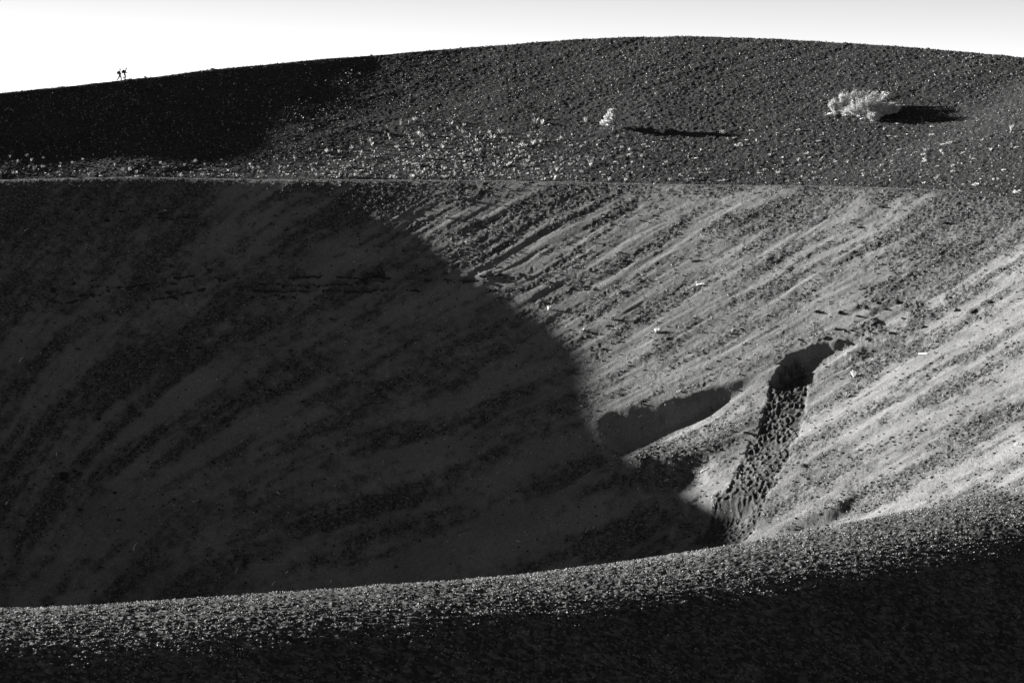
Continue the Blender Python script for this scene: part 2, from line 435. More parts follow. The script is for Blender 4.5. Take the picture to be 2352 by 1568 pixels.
def rand_mat(name,lo,hi,pw,rough=0.95):
    m,n,b=newmat(name); b.inputs['Roughness'].default_value=rough
    oi=N(n,'ShaderNodeObjectInfo'); f=mth(n,'POWER',oi.outputs['Random'],pw); f=mth(n,'MULTIPLY_ADD',f,hi-lo,lo)
    tc=N(n,'ShaderNodeTexCoord').outputs['Object']
    no=N(n,'ShaderNodeTexNoise'); no.inputs['Scale'].default_value=5; no.inputs['Detail'].default_value=3; n.links.new(tc,no.inputs['Vector'])
    f=mth(n,'MULTIPLY',f,mth(n,'MULTIPLY_ADD',no.outputs['Fac'],0.8,0.6))
    cc=N(n,'ShaderNodeCombineColor')
    for i in range(3): n.links.new(f,cc.inputs[i])
    n.links.new(cc.outputs[0],b.inputs['Base Color']); return m
M_ROCK=rand_mat('dark_lava_stone',0.022,0.10,2.0)
M_GRAV=rand_mat('cinder_stone',0.018,0.20,2.6)
M_GRAVN=rand_mat('near_cinder_stone',0.03,0.27,1.3)
M_LEAF=rand_mat('pale_leaf',0.22,0.62,1.2,0.7)
M_CUSH=rand_mat('pale_cushion_leaf',0.5,0.8,1.0,0.7)
M_DRY=simple('bleached_wood',0.75,0.15,9)
M_BARK=simple('grey_bark',0.35,0.35,14)
M_NEEDLE=simple('pale_pine_needles',0.6,0.45,3,0.6,0.3)
M_BUSH=simple('pale_bush_leaves',0.55,0.5,1.3,0.6,0.3)
# ---------------------------------------------------------------- scattered stuff with geometry nodes
def scatter(name,P,scl,rot,protos,label=None):
    me=bpy.data.meshes.new(name); me.vertices.add(len(P)); me.vertices.foreach_set('co',P.astype(np.float32).ravel())
    a=me.attributes.new('scl','FLOAT','POINT'); a.data.foreach_set('value',scl.astype(np.float32))
    a=me.attributes.new('rot','FLOAT_VECTOR','POINT'); a.data.foreach_set('vector',rot.astype(np.float32).ravel())
    o=bpy.data.objects.new(name,me); col.objects.link(o); o['kind']='stuff'
    pc=bpy.data.collections.new(name+'_shapes')
    for p in protos: pc.objects.link(p)
    g=bpy.data.node_groups.new(name,'GeometryNodeTree')
    g.interface.new_socket('Geometry',in_out='INPUT',socket_type='NodeSocketGeometry'); g.interface.new_socket('Geometry',in_out='OUTPUT',socket_type='NodeSocketGeometry')
    gi=g.nodes.new('NodeGroupInput'); go=g.nodes.new('NodeGroupOutput')
    ip=g.nodes.new('GeometryNodeInstanceOnPoints'); ci=g.nodes.new('GeometryNodeCollectionInfo')
    ci.inputs['Collection'].default_value=pc; ci.inputs['Separate Children'].default_value=True; ci.inputs['Reset Children'].default_value=True
    ip.inputs['Pick Instance'].default_value=True
    at=g.nodes.new('GeometryNodeInputNamedAttribute'); at.data_type='FLOAT'; at.inputs['Name'].default_value='scl'
    ar=g.nodes.new('GeometryNodeInputNamedAttribute'); ar.data_type='FLOAT_VECTOR'; ar.inputs['Name'].default_value='rot'
    g.links.new(gi.outputs[0],ip.inputs['Points']); g.links.new(ci.outputs[0],ip.inputs['Instance'])
    g.links.new(at.outputs['Attribute'],ip.inputs['Scale']); g.links.new(ar.outputs['Attribute'],ip.inputs['Rotation'])
    g.links.new(ip.outputs[0],go.inputs[0])
    md=o.modifiers.new('scatter','NODES'); md.node_group=g
    return o
RG=np.random.default_rng(7)
def protos(name,n,mat,flat=0.75,sub=1,base_seed=0):
    r=[]
    for i in range(n):
        V,Fc=rock_geo(base_seed+i,sub,flat); r.append(mesh_obj(name,V,Fc,mat,link=False))
    return r
def rrot(n): return np.stack([RG.uniform(-.5,.5,n),RG.uniform(-.5,.5,n),RG.uniform(0,6.28,n)],1)
def stones(name,n,ufn,smin,smax,mat,pw=2.5,seed=0,sink=0.25):
    x,y=ufn(n); z,co,di,e,near=ground(x,y,True)
    return x,y,z,co,e
# near rim: strip and the dark flank
def in_wedge(n,r0f,r1f,pad=1.06):
    az=RG.uniform(-0.2125*pad,0.2125*pad,n)
    a=np.interp(az,cs,r0f); b=np.interp(az,cs,r1f)
    y=np.sqrt(RG.uniform(0,1,n)*(b*b-a*a)+a*a)
    return y*az,y
c1=RS[0][-1]; c2=RS[2][0]; c3=RS[2][-1]
# distance at which the crater wall comes into view over the near crest
wv=np.full(len(cs),185.0)
def place(n,r0,r1,keep,smin,smax,pw,sink,name,pr):
    x,y=in_wedge(n,r0,r1); z,co,di,e,near=ground(x,y,True)
    k=RG.uniform(0,1,n)<keep(x,y,co,e,di); x,y,z=x[k],y[k],z[k]
    s=smin+(smax-smin)*RG.uniform(0,1,len(x))**pw
    P=np.stack([x,y,z+s*(0.3-sink)],1)
    print(name,len(x))
    return scatter(name,P,s,rrot(len(x)),pr)
place(200000,c1-24,c1+2.5,lambda x,y,co,e,di:np.clip(0.35+0.5*fbm(x/2.5,y/1.6,301,2),0.1,1)*np.where(e>10,0.4,1),0.03,0.12,3.2,0.3,'near_rim_gravel',protos('stone',5,M_GRAVN,0.8,1,10))
place(190000,wv,c2,lambda x,y,co,e,di:(co**1.5*0.9+0.10)*(1-di*0.8),0.06,0.30,4.5,0.25,'crater_wall_gravel',protos('stone',5,M_GRAV,0.75,1,20))
place(150000,c2+1,c3+1,lambda x,y,co,e,di:np.clip(0.35+0.5*fbm(x/5,y/5,305,2)+0.3*sstep(-30,40,x),0.08,1),0.06,0.24,3.4,0.25,'hillside_gravel',protos('stone',5,rand_mat('hill_cinder_stone',0.012,0.34,4.0),0.8,1,30))
# angular blocks broken out of the ledge
bp=[];bs=[]
for k,(lp,lr,am) in enumerate(LPH):
    for _ in range(int(1300*(lp[-1]-lp[0])*am/0.5)):
        a_=RG.uniform(lp[0],lp[-1]); r_=np.interp(a_,lp,lr)+0.5*float(fbm(np.array([a_*85/3.5]),np.array([a_*0+k*7.7]),101+k,3)[0])-abs(RG.normal(0,.28))
        if float(fbm(np.array([a_*85/4.2]),np.array([r_*0.15]),111+k,3)[0])<-0.05: continue
        x_=CX+r_*math.cos(a_); y_=CY+r_*math.sin(a_); bp.append((x_,y_)); bs.append(0.12+0.5*RG.random()**3.5)
for (px_,py_,n_) in ((1985,1100,30),(2060,1105,16),(2200,1130,16),(2330,1150,14),(2470,1165,10)):
    q=hit_base(np.array([px_/4+RG.normal(0,9) for _ in range(n_)]),np.array([py_/4+RG.normal(0,1.3) for _ in range(n_)]),ground,150,330,.4)[0]
    for w in q: bp.append((w[0],w[1])); bs.append(0.15+0.4*RG.random()**3)
bp=np.array(bp); bs=np.array(bs); bz=ground(bp[:,0],bp[:,1])
scatter('ledge_rubble',np.stack([bp[:,0],bp[:,1],bz-0.02],1),bs,rrot(len(bs))*np.array([.5,.5,1]),protos('block',5,simple('dark_ledge_lava',0.03,0.4,4),0.55,2,50))
print('gravel',time.time()-T0)
# ---------------------------------------------------------------- the worn path along the far rim
def rim_path():
    ph=PH[(PH>0.12)&(PH<2.5)]; rows=[]
    for off in (-0.42,-0.14,0.14,0.42):
        r=per(R1,ph)+0.3+off*(1+0.6*vn(ph*150,ph*0+off*9,79))+0.12*vn(ph*60,ph*0,77)
        x=CX+r*np.cos(ph); y=CY+r*np.sin(ph)
        z=ground(x,y)+0.05-(0.07 if abs(off)>0.4 else 0)+0.02*vn(ph*700,ph*0,78+int(off*10))
        rows.append(np.stack([x,y,z],1))
    V=np.concatenate(rows); n=len(ph); Fc=[]
    for r in range(3):
        for i in range(n-1): Fc.append((r*n+i,r*n+i+1,(r+1)*n+i+1,(r+1)*n+i))
    o=mesh_obj('rim_footpath',V,Fc,simple('packed_path_ash',0.085,0.6,3),smooth=True); o['kind']='structure'
rim_path()
SRC=lambda pts:(np.array([p[0] for p in pts],float)/4,np.array([p[1] for p in pts],float)/4)
def world(pts):
    u,v=SRC(pts); P,ok=hit_base(u,v,ground,60,420,0.3)
    return P
def normal(x,y,e=0.6):
    gx=(gz(x+e,y)-gz(x-e,y))/(2*e); gy=(gz(x,y+e)-gz(x,y-e))/(2*e)
    return Vector((-gx,-gy,1)).normalized()
def srcsize(P,px): return px*np.linalg.norm(P)/(F*4)
R_=random.Random(11)
# ---------------------------------------------------------------- single rocks
ROCKM=[mesh_obj('rock',*rock_geo(200+i,2,0.62,0.5),M_ROCK,link=False).data for i in range(8)]
PEND=[]
def hill_words(x,y):
    h=next(w for lim,w in ((300,'at the far left edge'),(600,'near the left edge'),(900,'left of centre'),(1200,'left of the thicket'),(1400,'left end of thicket'),(1600,'left in the thicket'),(1800,'left of the thicket middle'),(2000,'right of the thicket middle'),(2200,'right in the thicket'),(2400,'right end of thicket'),(2600,'below the pine'),(2800,'right of the pine'),(3000,'between pine and shrub'),(3200,'left of the shrub'),(3400,'under the shrub left end'),(3600,'under the shrub right end'),(3800,'right of the shrub'),(9999,'by the right edge')) if x<lim)
    pth=np.interp(x,[0,600,1300,2000,2700,3300,4096],[712,708,714,722,732,745,785])-y
    v='touching the rim path' if pth<14 else 'just behind the rim path' if pth<40 else 'low on the slope' if pth<85 else 'midway up the slope' if pth<150 else 'high on the slope'
    return h+', '+v
def wall_words(x,y):
    h=next(w for lim,w in ((400,'at the left edge'),(900,'left of the shade centre'),(1400,'in the middle of the shade'),(2000,'near the shadow arc'),(2400,'just right of the shadow arc'),(2700,'midway from shadow arc to track'),(3050,'left of the footprint track'),(3300,'above the footprint track'),(3550,'right of the footprint track'),(3800,'well right of the track'),(9999,'by the right edge')) if x<lim)
    v=next(w for lim,w in ((950,'just below the rim path'),(1150,'on the upper wall'),(1240,'at ledge height'),(1300,'slightly above scarp height'),(1380,'at scarp height'),(1650,'on the middle wall'),(1900,'on the lower wall'),(9999,'low by the near rim')) if y<lim)
    return h+', '+v
def settle():
    cells={}
    for o,px,noun,wf,x,y,g in PEND: cells.setdefault((noun,wf(x,y),g),[]).append((px,o))
    for (noun,w,g),L in cells.items():
        L.sort(key=lambda t:-t[0])
        for i,(px,o) in enumerate(L):
            if len(L)==1: o['label']=noun+' '+w
            elif len(L)==2: o['label']=('larger ','smaller ')[i]+noun+' '+w
            elif len(L)==3: o['label']=('largest ','middling ','smallest ')[i]+noun+' '+w
            elif i==0: o['label']='largest '+noun+' '+w
            elif i==len(L)-1: o['label']='smallest '+noun+' '+w
            else: o['label']='medium sized '+noun+' '+w; o['group']=g+' '+w.replace(',','')
def rock(P,px,label,group=None,flat=1.0):
    o=bpy.data.objects.new('rock',R_.choice(ROCKM)); col.objects.link(o)
    s=srcsize(P,px); o.location=(P[0],P[1],gz(P[0],P[1])+0.04*s)
    o.scale=(s,s*R_.uniform(.7,1),s*R_.uniform(.7,1.0)*flat); o.rotation_euler=(R_.uniform(-.3,.3),R_.uniform(-.3,.3),R_.uniform(0,6.28))
    return tag(o,label,'rock',group)
SPECIAL=[((652,848),70,'flat dark ledge block jutting from the shaded wall, highest of the big ones'),
((488,846),34,'small flat dark block left of the highest jutting ledge block'),
((893,1681),22,'small dark boulder resting on the upper edge of a larger one in the shade'),
((912,1700),42,'largest dark boulder in the middle of the shaded crater wall'),
((281,1573),40,'low dark boulder on the shaded wall at the left, midway down'),
((185,1583),22,'small grey boulder just left of a low dark boulder in the shade'),
((255,1901),60,'broad dark slab low on the shaded wall near the left edge'),
((300,1882),34,'dark boulder touching the upper end of the broad slab in the shade'),
((112,2083),34,'dark boulder lowest and leftmost on the shaded wall'),
((1384,1780),20,'isolated dark boulder on smooth ash in the middle of the shade'),
((220,1205),44,'dark block on the shaded wall just under the rocky ledge line'),
((182,1394),30,'dark rock by the left edge beneath the ledge line'),
((1078,1560),34,'dark flat rock on the shaded wall below the pale gravel patch'),
((1330,1276),30,'dark rock beside the pale patch at the right end of the ledge in shade'),
((1985,1098),34,'lit rock at the end of the ledge just inside the sunlight'),
((3506,1516),26,'long dark rock on the sunlit slope right of the footprint track top'),
((3426,1570),24,'dark rock down slope of the long one right of the footprints'),
((3566,1747),24,'dark rock at the upper end of a thin shadow streak'),
((3486,1780),24,'dark rock on the thin shadow streak right of the footprints'),
((3627,1953),24,'dark rock down slope of the bright white cushion plant'),
((3314,2116),20,'small dark rock standing alone on the brightest ash above the near rim'),
((2868,1929),14,'small dark rock close to the left edge of the footprint track'),
((2983,1729),26,'cluster rock left of the upper footprint track on pale ash'),
((3212,1860),34,'dark rock just right of the footprint track, halfway down'),
((3684,1723),26,'grey rock above the white cushion plant on the sunlit slope'),
((3888,1243),44,'biggest dark block in the rubble at the right edge of the wall'),
((3952,1206),40,'dark block above the biggest one at the right edge'),
((2734,1340),16,'lone dark rock on the lit wall between shadow edge and scarp'),
((2842,1627),14,'lone dark rock on pale ash between two shadow fingers'),
((3768,890),40,'dark rock pile top high on the right wall below the rim path'),
((3525,828),44,'dark rock just below the rim path on the right'),
((3436,908),34,'dark rock on the upper right wall beneath the bush'),
((3750,979),26,'dark rock under the rock pile on the upper right wall')]
P=world([s[0] for s in SPECIAL])
for p,s in zip(P,SPECIAL): rock(p,s[1]*0.85,s[2],flat=0.6)
G1=[(797,1391),(312,1394),(619,1394),(666,1512),(1154,1468),(395,1675),(389,1889),(459,1970),(475,2077),(13,1860),(1212,1603),(631,1335),(429,883),(839,1080),(304,839),(560,1110),(700,1135),(900,1120),(1020,1128)]
for p,q in zip(world(G1),G1): w=R_.uniform(14,26); PEND.append((rock(p,w,'','dark rocks on the shaded crater wall'),w,'dark half buried rock',wall_words,q[0],q[1],'dark rocks'))
G2=[(2667,1353),(3257,1940),(3429,1965),(3537,1933),(3343,1998),(2804,1933),(2973,973),(2997,1255),(2908,1255),(3388,914),(3418,1204),(3270,1204),(3270,1243),(2610,860),(2480,1010),(2890,870),(2460,1120),(2550,1150),(2700,1090),(2300,1130),(2380,1150),(2640,960),(3050,1075),(3120,1120),(2180,990),(3900,1500),(3980,1600),(3840,1655),(3760,1810),(3920,1900),(4020,1980),(3560,1870)]
for p,q in zip(world(G2),G2): w=R_.uniform(8,15); PEND.append((rock(p,w,'','small rocks on the sunlit crater wall'),w,'dark rock on sunlit ash',wall_words,q[0],q[1],'sunlit wall rocks'))
G3=[(3193,1356),(3627,1318),(3694,1307),(3764,1308),(3824,1241),(3649,1229),(3429,1264),(3337,1315),(3263,1245),(3611,1273),(3962,1337),(3464,1353),(3352,1359),(3500,1290),(3560,1330),(3400,1320),(3300,1350),(3460,1230),(3540,1235),(3720,1260),(3590,1210),(3800,1190),(3860,1290),(3920,1270),(3360,1250),(3240,1340),(3510,1210)]
for p,q in zip(world(G3),G3): w=R_.uniform(14,28); PEND.append((rock(p,w,'','rubble blocks above the scarp'),w,'dark rubble block',wall_words,q[0],q[1],'rubble blocks'))
# ---------------------------------------------------------------- sticks
def tube(pts,rad,nseg=6):
    V=[];Fc=[]
    for i,p in enumerate(pts):
        p=Vector(p); d=(Vector(pts[min(i+1,len(pts)-1)])-Vector(pts[max(i-1,0)])).normalized()
        a=d.orthogonal().normalized(); b=d.cross(a); r=rad[i] if hasattr(rad,'__len__') else rad
        for k in range(nseg):
            t=2*math.pi*k/nseg; V.append(p+a*(r*math.cos(t))+b*(r*math.sin(t)))
    n=len(pts)
    for i in range(n-1):
        for k in range(nseg): Fc.append((i*nseg+k,i*nseg+(k+1)%nseg,(i+1)*nseg+(k+1)%nseg,(i+1)*nseg+k))
    Fc.append(tuple(range(nseg))[::-1]); Fc.append(tuple((n-1)*nseg+k for k in range(nseg)))
    return V,Fc
def merge(parts):
    V=[];Fc=[]
    for v,f in parts:
        o=len(V); V+=list(v); Fc+=[tuple(i+o for i in q) for q in f]
    return V,Fc
STK=[((2786,1141),(2832,1142),3,.25,4.2,'thick curved bleached branch lying on the sunlit wall'),
((2764,1046),(2802,1040),4,.0,4.6,'dark broken log on the upper sunlit wall'),
((3675,1416),(3712,1414),0,.1,4.5,'short bleached log at the right end of the scarp'),
((2802,1888),(2830,1874),2,.1,3.2,'pale straight stick in a shadow finger left of the footprints'),
((79,1446),(92,1430),3,.3,2.6,'curved white twig near the left edge of the shaded wall'),
((226,1812),(225,1824),0,.0,2.2,'tiny upright white twig in shade near the left'),
((22,2018),(35,2000),0,.1,2.8,'short white twig at the far left edge, low in the shade'),
((768,2006),(796,2000),0,.05,2.0,'thin pale twig lying flat in the middle of the shade'),
((1108,1968),(1118,1976),0,.05,3.2,'stubby white twig by the lower middle of the shade'),
((535,2202),(546,2172),0,.3,2.4,'longest curved white twig low in the shade'),
((943,2291),(951,2270),0,.2,1.8,'thin white twig just above the near rim'),
((1088,2341),(1102,2322),0,.15,2.4,'white twig touching the near rim line, left'),
((1142,2291),(1153,2284),0,.1,3.0,'short thick white twig left of centre above the near rim'),
((1321,2330),(1326,2318),0,.1,2.6,'little white twig above the near rim, right of the others'),
((2064,2162),(2080,2166),0,.05,3.2,'bright stub of wood in the dark gravel streak'),
((2372,2114),(2374,2102),0,.0,1.8,'upright pale twig in the dark gravel streak'),
((2342,2128),(2360,2104),0,.05,1.6,'leaning pale twig in the dark gravel streak'),
((2552,1668),(2570,1660),0,.05,2.2,'pale twig in the upper shadow finger'),
((2655,1925),(2676,1914),0,.05,1.8,'pale twig in the lower shadow finger'),
((96,924),(114,915),0,.05,1.8,'faint twig on the shaded wall below the rim at the left')]
Pa=world([s[0] for s in STK]); Pb=world([s[1] for s in STK])
for a,b,s in zip(Pa,Pb,STK):
    a=Vector(a); b=Vector(b); L=(b-a).length; pts=[]
    side=(b-a).cross(Vector((0,0,1))).normalized()
    for i in range(7):
        t=i/6; p=a.lerp(b,t)+side*0.0; p=p+Vector((0,0,1))*(0.05)+(b-a).orthogonal().normalized()*0
        off=math.sin(t*math.pi)*s[3]*L*0.35
        p=p+Vector((-(b-a).z,0,(b-a).x)).normalized()*off*(1 if a.x<b.x else -1)
        g=gz(p.x,p.y); p.z=max(p.z,g+0.03); pts.append(p)
    w=srcsize(np.array(a),s[4]*1.3)/2
    rad=[w*(0.7+0.5*R_.random())*(1-0.45*i/6) for i in range(7)]
    parts=[tube(pts,rad)]
    if s[2]:
        for k in range(s[2]):
            q=pts[2+k%4]; d=Vector((R_.uniform(-.5,.5),R_.uniform(-.5,.2),R_.uniform(.3,.9))).normalized()*L*.18
            parts.append(tube([q,q+d*.5,q+d],[w*.4,w*.3,w*.15],5))
    V,Fc=merge(parts)
    o=mesh_obj('stick',[v-a for v in V],Fc,M_DRY if 'dark' not in s[5].split()[0] else M_ROCK,smooth=True); o.location=a
    tag(o,s[5],'stick')
# ---------------------------------------------------------------- small plants
def leafquad(p,d,L,w,up=None):
    d=d.normalized(); s=d.cross(Vector((R_.uniform(-1,1),R_.uniform(-1,1),R_.uniform(-1,1)))).normalized()*w*.5
    return [p-s*.4,p+s*.4,p+d*L*.55+s,p+d*L,p+d*L*.55-s]
def fan_geo(seed,n=26,spread=.75,wide=.07):
    R_.seed(seed); V=[];Fc=[]
    for i in range(n):
        a=R_.uniform(0,6.28); t=R_.uniform(.05,spread); d=Vector((math.cos(a)*t,math.sin(a)*t,1))
        q=leafquad(Vector((math.cos(a)*.05,math.sin(a)*.05,-0.03)),d,R_.uniform(.5,1.0),wide*R_.uniform(.6,1.3)); o=len(V); V+=q; Fc.append((o,o+1,o+2,o+3,o+4))
    return V,Fc
def cush_geo(seed,n=130):
    R_.seed(seed); V=[];Fc=[]; lob=[(R_.uniform(-.3,.3),R_.uniform(-.2,.2),R_.uniform(.6,1)) for _ in range(3)]
    for i in range(n):
        c=R_.choice(lob); a=R_.uniform(0,6.28); e=R_.uniform(0,1.4)
        d=Vector((math.cos(a)*math.cos(e),math.sin(a)*math.cos(e),math.sin(e)*.8))
        p=Vector((c[0],c[1],0))+Vector((d.x*.3*c[2],d.y*.26*c[2],d.z*.34*c[2]))*R_.uniform(.7,1)
        q=leafquad(p,(d+Vector((R_.gauss(0,.5),R_.gauss(0,.5),R_.gauss(0,.4)))),.16,.10); o=len(V); V+=q; Fc.append((o,o+1,o+2,o+3,o+4))
    return V,Fc
FAN=[mesh_obj('plant_tuft',*fan_geo(500+i,26+6*(i%3),.5+.3*(i%3)),M_LEAF,link=False) for i in range(6)]
CUS=[mesh_obj('cushion_plant',*cush_geo(520+i),M_CUSH,link=False) for i in range(5)]
def plant(P,px,kind,label,group=None,name=None):
    src=R_.choice(FAN if kind=='fan' else CUS)
    o=bpy.data.objects.new('plant_tuft' if kind=='fan' else 'cushion_plant',src.data); col.objects.link(o)
    s=srcsize(P,px)
    o.location=(P[0],P[1],gz(P[0],P[1])-0.02); k=s/(0.95 if kind=='fan' else 1.0)
    o.scale=(k*(R_.uniform(.7,1.1) if kind=='fan' else 1),k*(R_.uniform(.7,1.1) if kind=='fan' else .9),k*(1 if kind=='fan' else R_.uniform(.6,.85))); o.rotation_euler=(R_.uniform(-.15,.15),R_.uniform(-.15,.15),R_.uniform(-.35,.35) if kind=='cush' else R_.uniform(0,6.28))
    return tag(o,label,'plant',group)
SP=[((3713,1908),46,'cush','bright white cushion plant low on the sunlit crater wall'),
((4082,1774),44,'cush','bright white cushion plant cut by the right edge of the picture'),
((3435,1796),22,'cush','pale low plant on the wall beside a thin shadow streak'),
((3429,1870),16,'cush','small pale plant right of the footprint track, below the thin shadow streak'),
((3257,1710),22,'cush','pale sprawling plant just right of the upper footprint track'),
((2948,1495),22,'cush','small white plant at the tip of the upper shadow finger'),
((2712,1563),26,'cush','white plant on the upper edge of the upper shadow finger'),
((3416,1506),36,'fan','faint grey grass tuft right of the scarp'),
((3384,1589),30,'fan','faint grass tuft below the scarp, right of the track'),
((2625,1331),34,'fan','grey feathery tuft on the lit wall right of the shadow edge'),
((2448,1278),32,'fan','pale feathery tuft beside the shadow edge, taller of the nearby pair'),
((2193,1238),24,'fan','pale forked tuft standing right on the big shadow edge'),
((2294,1246),20,'fan','pale low tuft between the forked tuft and the feathery tuft'),
((2329,1323),20,'fan','pale small tuft under the others by the big shadow edge'),
((2412,866),22,'cush','white cushion plant alone on the wall below the rim path'),
((1863,967),16,'cush','small white plant with a twig on the upper wall near the shade'),
((1831,797),26,'fan','grey tuft on the upper wall just under the plant thicket'),
((1784,872),24,'fan','grey forked tuft on the upper wall near the start of the big shadow'),
((2952,582),40,'cush','largest white cushion between the pine and the bush'),
((3798,575),42,'cush','largest white cushion right of the bush'),
((3766,578),28,'cush','white cushion touching the largest one right of the bush'),
((3190,520),28,'cush','white cushion nearest the bush on its left'),
((3225,615),36,'cush','wide white cushion straight below the left end of the bush'),
((3266,617),28,'cush','white cushion beside the wide one below the bush'),
((2889,523),20,'cush','white cushion highest right of the pine shadow tip'),
((2764,717),40,'cush','wide white cushion on the rim path below the pine'),
((1587,587),34,'cush','lone wide white cushion above the left part of the thicket'),
((1663,658),34,'cush','wide white cushion inside the left part of the thicket'),
((1441,684),34,'cush','wide white cushion at the left end of the thicket'),
((2085,578),30,'cush','bright white cushion above the right part of the thicket'),
((1845,624),30,'cush','flat white cushion in the middle of the thicket'),
((3835,755),16,'cush','small white plant on the path edge near the right side'),
((3899,739),46,'cush','long streaked white cushion above the rim path at the right'),
((4071,770),44,'cush','long white cushion above the path at the right edge'),
((4044,523),36,'fan','spiky white tuft high on the slope by the right edge'),
((137,680),24,'fan','bright tuft lowest of those near the left edge'),
((237,696),22,'fan','bright forked tuft just above the rim at the left'),
((359,702),20,'fan','bright twisted tuft on the rim line left of centre'),
((546,704),16,'cush','small white plant alone on the rim line'),
((723,706),20,'fan','forked tuft on the rim line left of the thicket')]
P=world([s[0] for s in SP])
for p,s in zip(P,SP): plant(p,s[1],s[2],s[3])
GC=[(3010,522),(3112,532),(2911,561),(2939,552),(2987,560),(3126,568),(3165,577),(3273,565),(3234,578),(3080,618),(2786,633),(2717,697),(2804,692),(2835,726),(2877,722),(2902,721),(3063,676),(3042,693),(3224,710),(3276,704),(3304,694),(3371,709),(3349,720),(3445,683),(3452,694),(3513,710),(3561,704)]
for p,q in zip(world(GC),GC): w=R_.uniform(14,26); PEND.append((plant(p,w,'cush','','white cushion plants on the right slope'),w,'white cushion plant',hill_words,q[0],q[1],'white cushion plants'))
GD=[(3709,698),(3813,687),(3699,646),(3746,666),(3697,617),(3713,596),(3599,598),(3588,617),(3731,540),(3733,507),(3624,538),(3553,544),(3584,547),(3590,495),(3897,636),(3934,705),(3795,740),(4068,590),(4035,593),(3925,560),(3990,640),(4020,680),(3850,610)]
for p,q in zip(world(GD),GD): w=R_.uniform(15,28); PEND.append((plant(p,w,'cush','','white cushion plants on the right slope'),w,'white cushion plant',hill_words,q[0],q[1],'white cushion plants'))
GE=[(1715,653),(1812,639),(1837,616),(2085,625),(2062,634),(2179,639),(2153,676),(2298,682),(2386,635),(2284,637),(2246,696),(2174,719),(2318,723),(2616,732),(2518,618),(1875,685),(1931,718),(2036,711),(2287,582),(1508,502),(1411,646)]
for p,q in zip(world(GE),GE): w=R_.uniform(15,26); PEND.append((plant(p,w,'cush','','white cushion plants in the thicket'),w,'white cushion plant',hill_words,q[0],q[1],'white cushion plants'))
GF=[(1660,482),(1635,494),(1602,501),(1801,488),(1676,538),(1734,545),(1851,535),(1956,535),(1967,555),(2132,472),(2141,488),(2171,497),(2135,577),(2343,488),(2472,549),(2312,643),(2365,654),(2608,560),(2566,629),(2650,532),(2003,533),(1687,546),(1555,545),(1480,570),(1900,560),(2240,560),(2420,590)]
for p,q in zip(world(GF),GF): w=R_.uniform(16,30); PEND.append((plant(p,w,'fan','','upright tufts above the thicket'),w,'pale upright tuft',hill_words,q[0],q[1],'pale upright tufts'))
GL=[(125,644),(107,626),(174,633),(242,657),(738,664),(40,630),(330,640),(520,648),(640,655),(820,660),(70,650),(290,655),(460,662)]
for p,q in zip(world(GL),GL): w=R_.uniform(11,18); PEND.append((plant(p,w,'fan','','sparse tufts behind the left rim'),w,'tiny bright tuft',hill_words,q[0],q[1],'tiny bright tufts'))
# dense band
def band(n):
    u=RG.uniform(0,1,n); x=np.where(u<0.62,RG.normal(1800,360,n),np.where(RG.uniform(0,1,n)<.72,RG.uniform(1300,4096,n),RG.uniform(0,1300,n)))
    top=np.interp(x,[0,600,1300,1700,2300,3000,4096],[650,655,590,470,470,500,480]); bot=np.interp(x,[0,600,1300,2000,2700,3300,4096],[700,706,712,718,728,735,765])
    k=RG.uniform(0,1,n)**0.55; y=top+(bot-top)*k
    return x,y
x,y=band(1400); ok=(x>0)&(x<4096); x,y=x[ok],y[ok]
Pb,okk=hit_base(x/4,y/4,ground,200,420,0.3); Pb=Pb[okk]; xb=x[okk]; yb=y[okk]
sz=7.5+13*RG.uniform(0,1,len(Pb))**2.5
order=np.argsort(-sz*1.0)
ind=order[:150]; rest=order[150:]
for i in ind:
    p=Pb[i]; k='fan' if R_.random()<.65 else 'cush'; s=sz[i]
    xx,yy=float(xb[i]),float(yb[i])
    PEND.append((plant(p,s,k,'','crowded plants behind the far rim'),s,'pale crowded tuft' if k=='fan' else 'small rounded plant',hill_words,xx,yy,'crowded plants'))
settle()
szw=np.array([srcsize(Pb[i],sz[i]*0.95) for i in rest])
rt=np.stack([RG.uniform(-.15,.15,len(rest)),RG.uniform(-.15,.15,len(rest)),RG.uniform(0,6.28,len(rest))],1)
Pr=Pb[rest]; Pr[:,2]-=0.02
scatter('tiny_plants',Pr,szw,rt,[mesh_obj('tuft',*fan_geo(540+i,16,.7,.10),M_LEAF,link=False) for i in range(4)]+[mesh_obj('cushion',*cush_geo(560+i,50),M_CUSH,link=False) for i in range(2)])
# dim tiny tufts over the left part of the hillside and pale specks on the shaded wall
x=RG.uniform(0,4096,900); y=np.interp(x,[0,1150,2500,4096],[390,300,170,200])+RG.uniform(0,1,900)*260
y=np.minimum(y,690); Pq,okk=hit_base(x/4,y/4,ground,200,420,0.3); Pq=Pq[okk]
scatter("sparse_dry_tufts",Pq,np.array([srcsize(p,R_.uniform(5,11)) for p in Pq]),np.stack([np.zeros(len(Pq)),np.zeros(len(Pq)),RG.uniform(0,6.28,len(Pq))],1),[mesh_obj('tuft',*fan_geo(580+i,10,.7,.06),M_LEAF,link=False) for i in range(3)])
x=RG.uniform(0,3400,1500); y=RG.uniform(900,2350,1500); Pq,okk=hit_base(x/4,y/4,ground,60,420,0.4); Pq=Pq[okk&(Pq[:,1]>150)]
scatter('pale_wood_chips',Pq+np.array([0,0,.03]),np.array([srcsize(p,R_.uniform(2.5,5.5)) for p in Pq]),np.stack([RG.uniform(-.6,.6,len(Pq)),RG.uniform(-.6,.6,len(Pq)),RG.uniform(0,6.28,len(Pq))],1),[mesh_obj('chip',*rock_geo(600+i,1,.4),M_DRY,link=False) for i in range(3)])
print('plants',time.time()-T0)
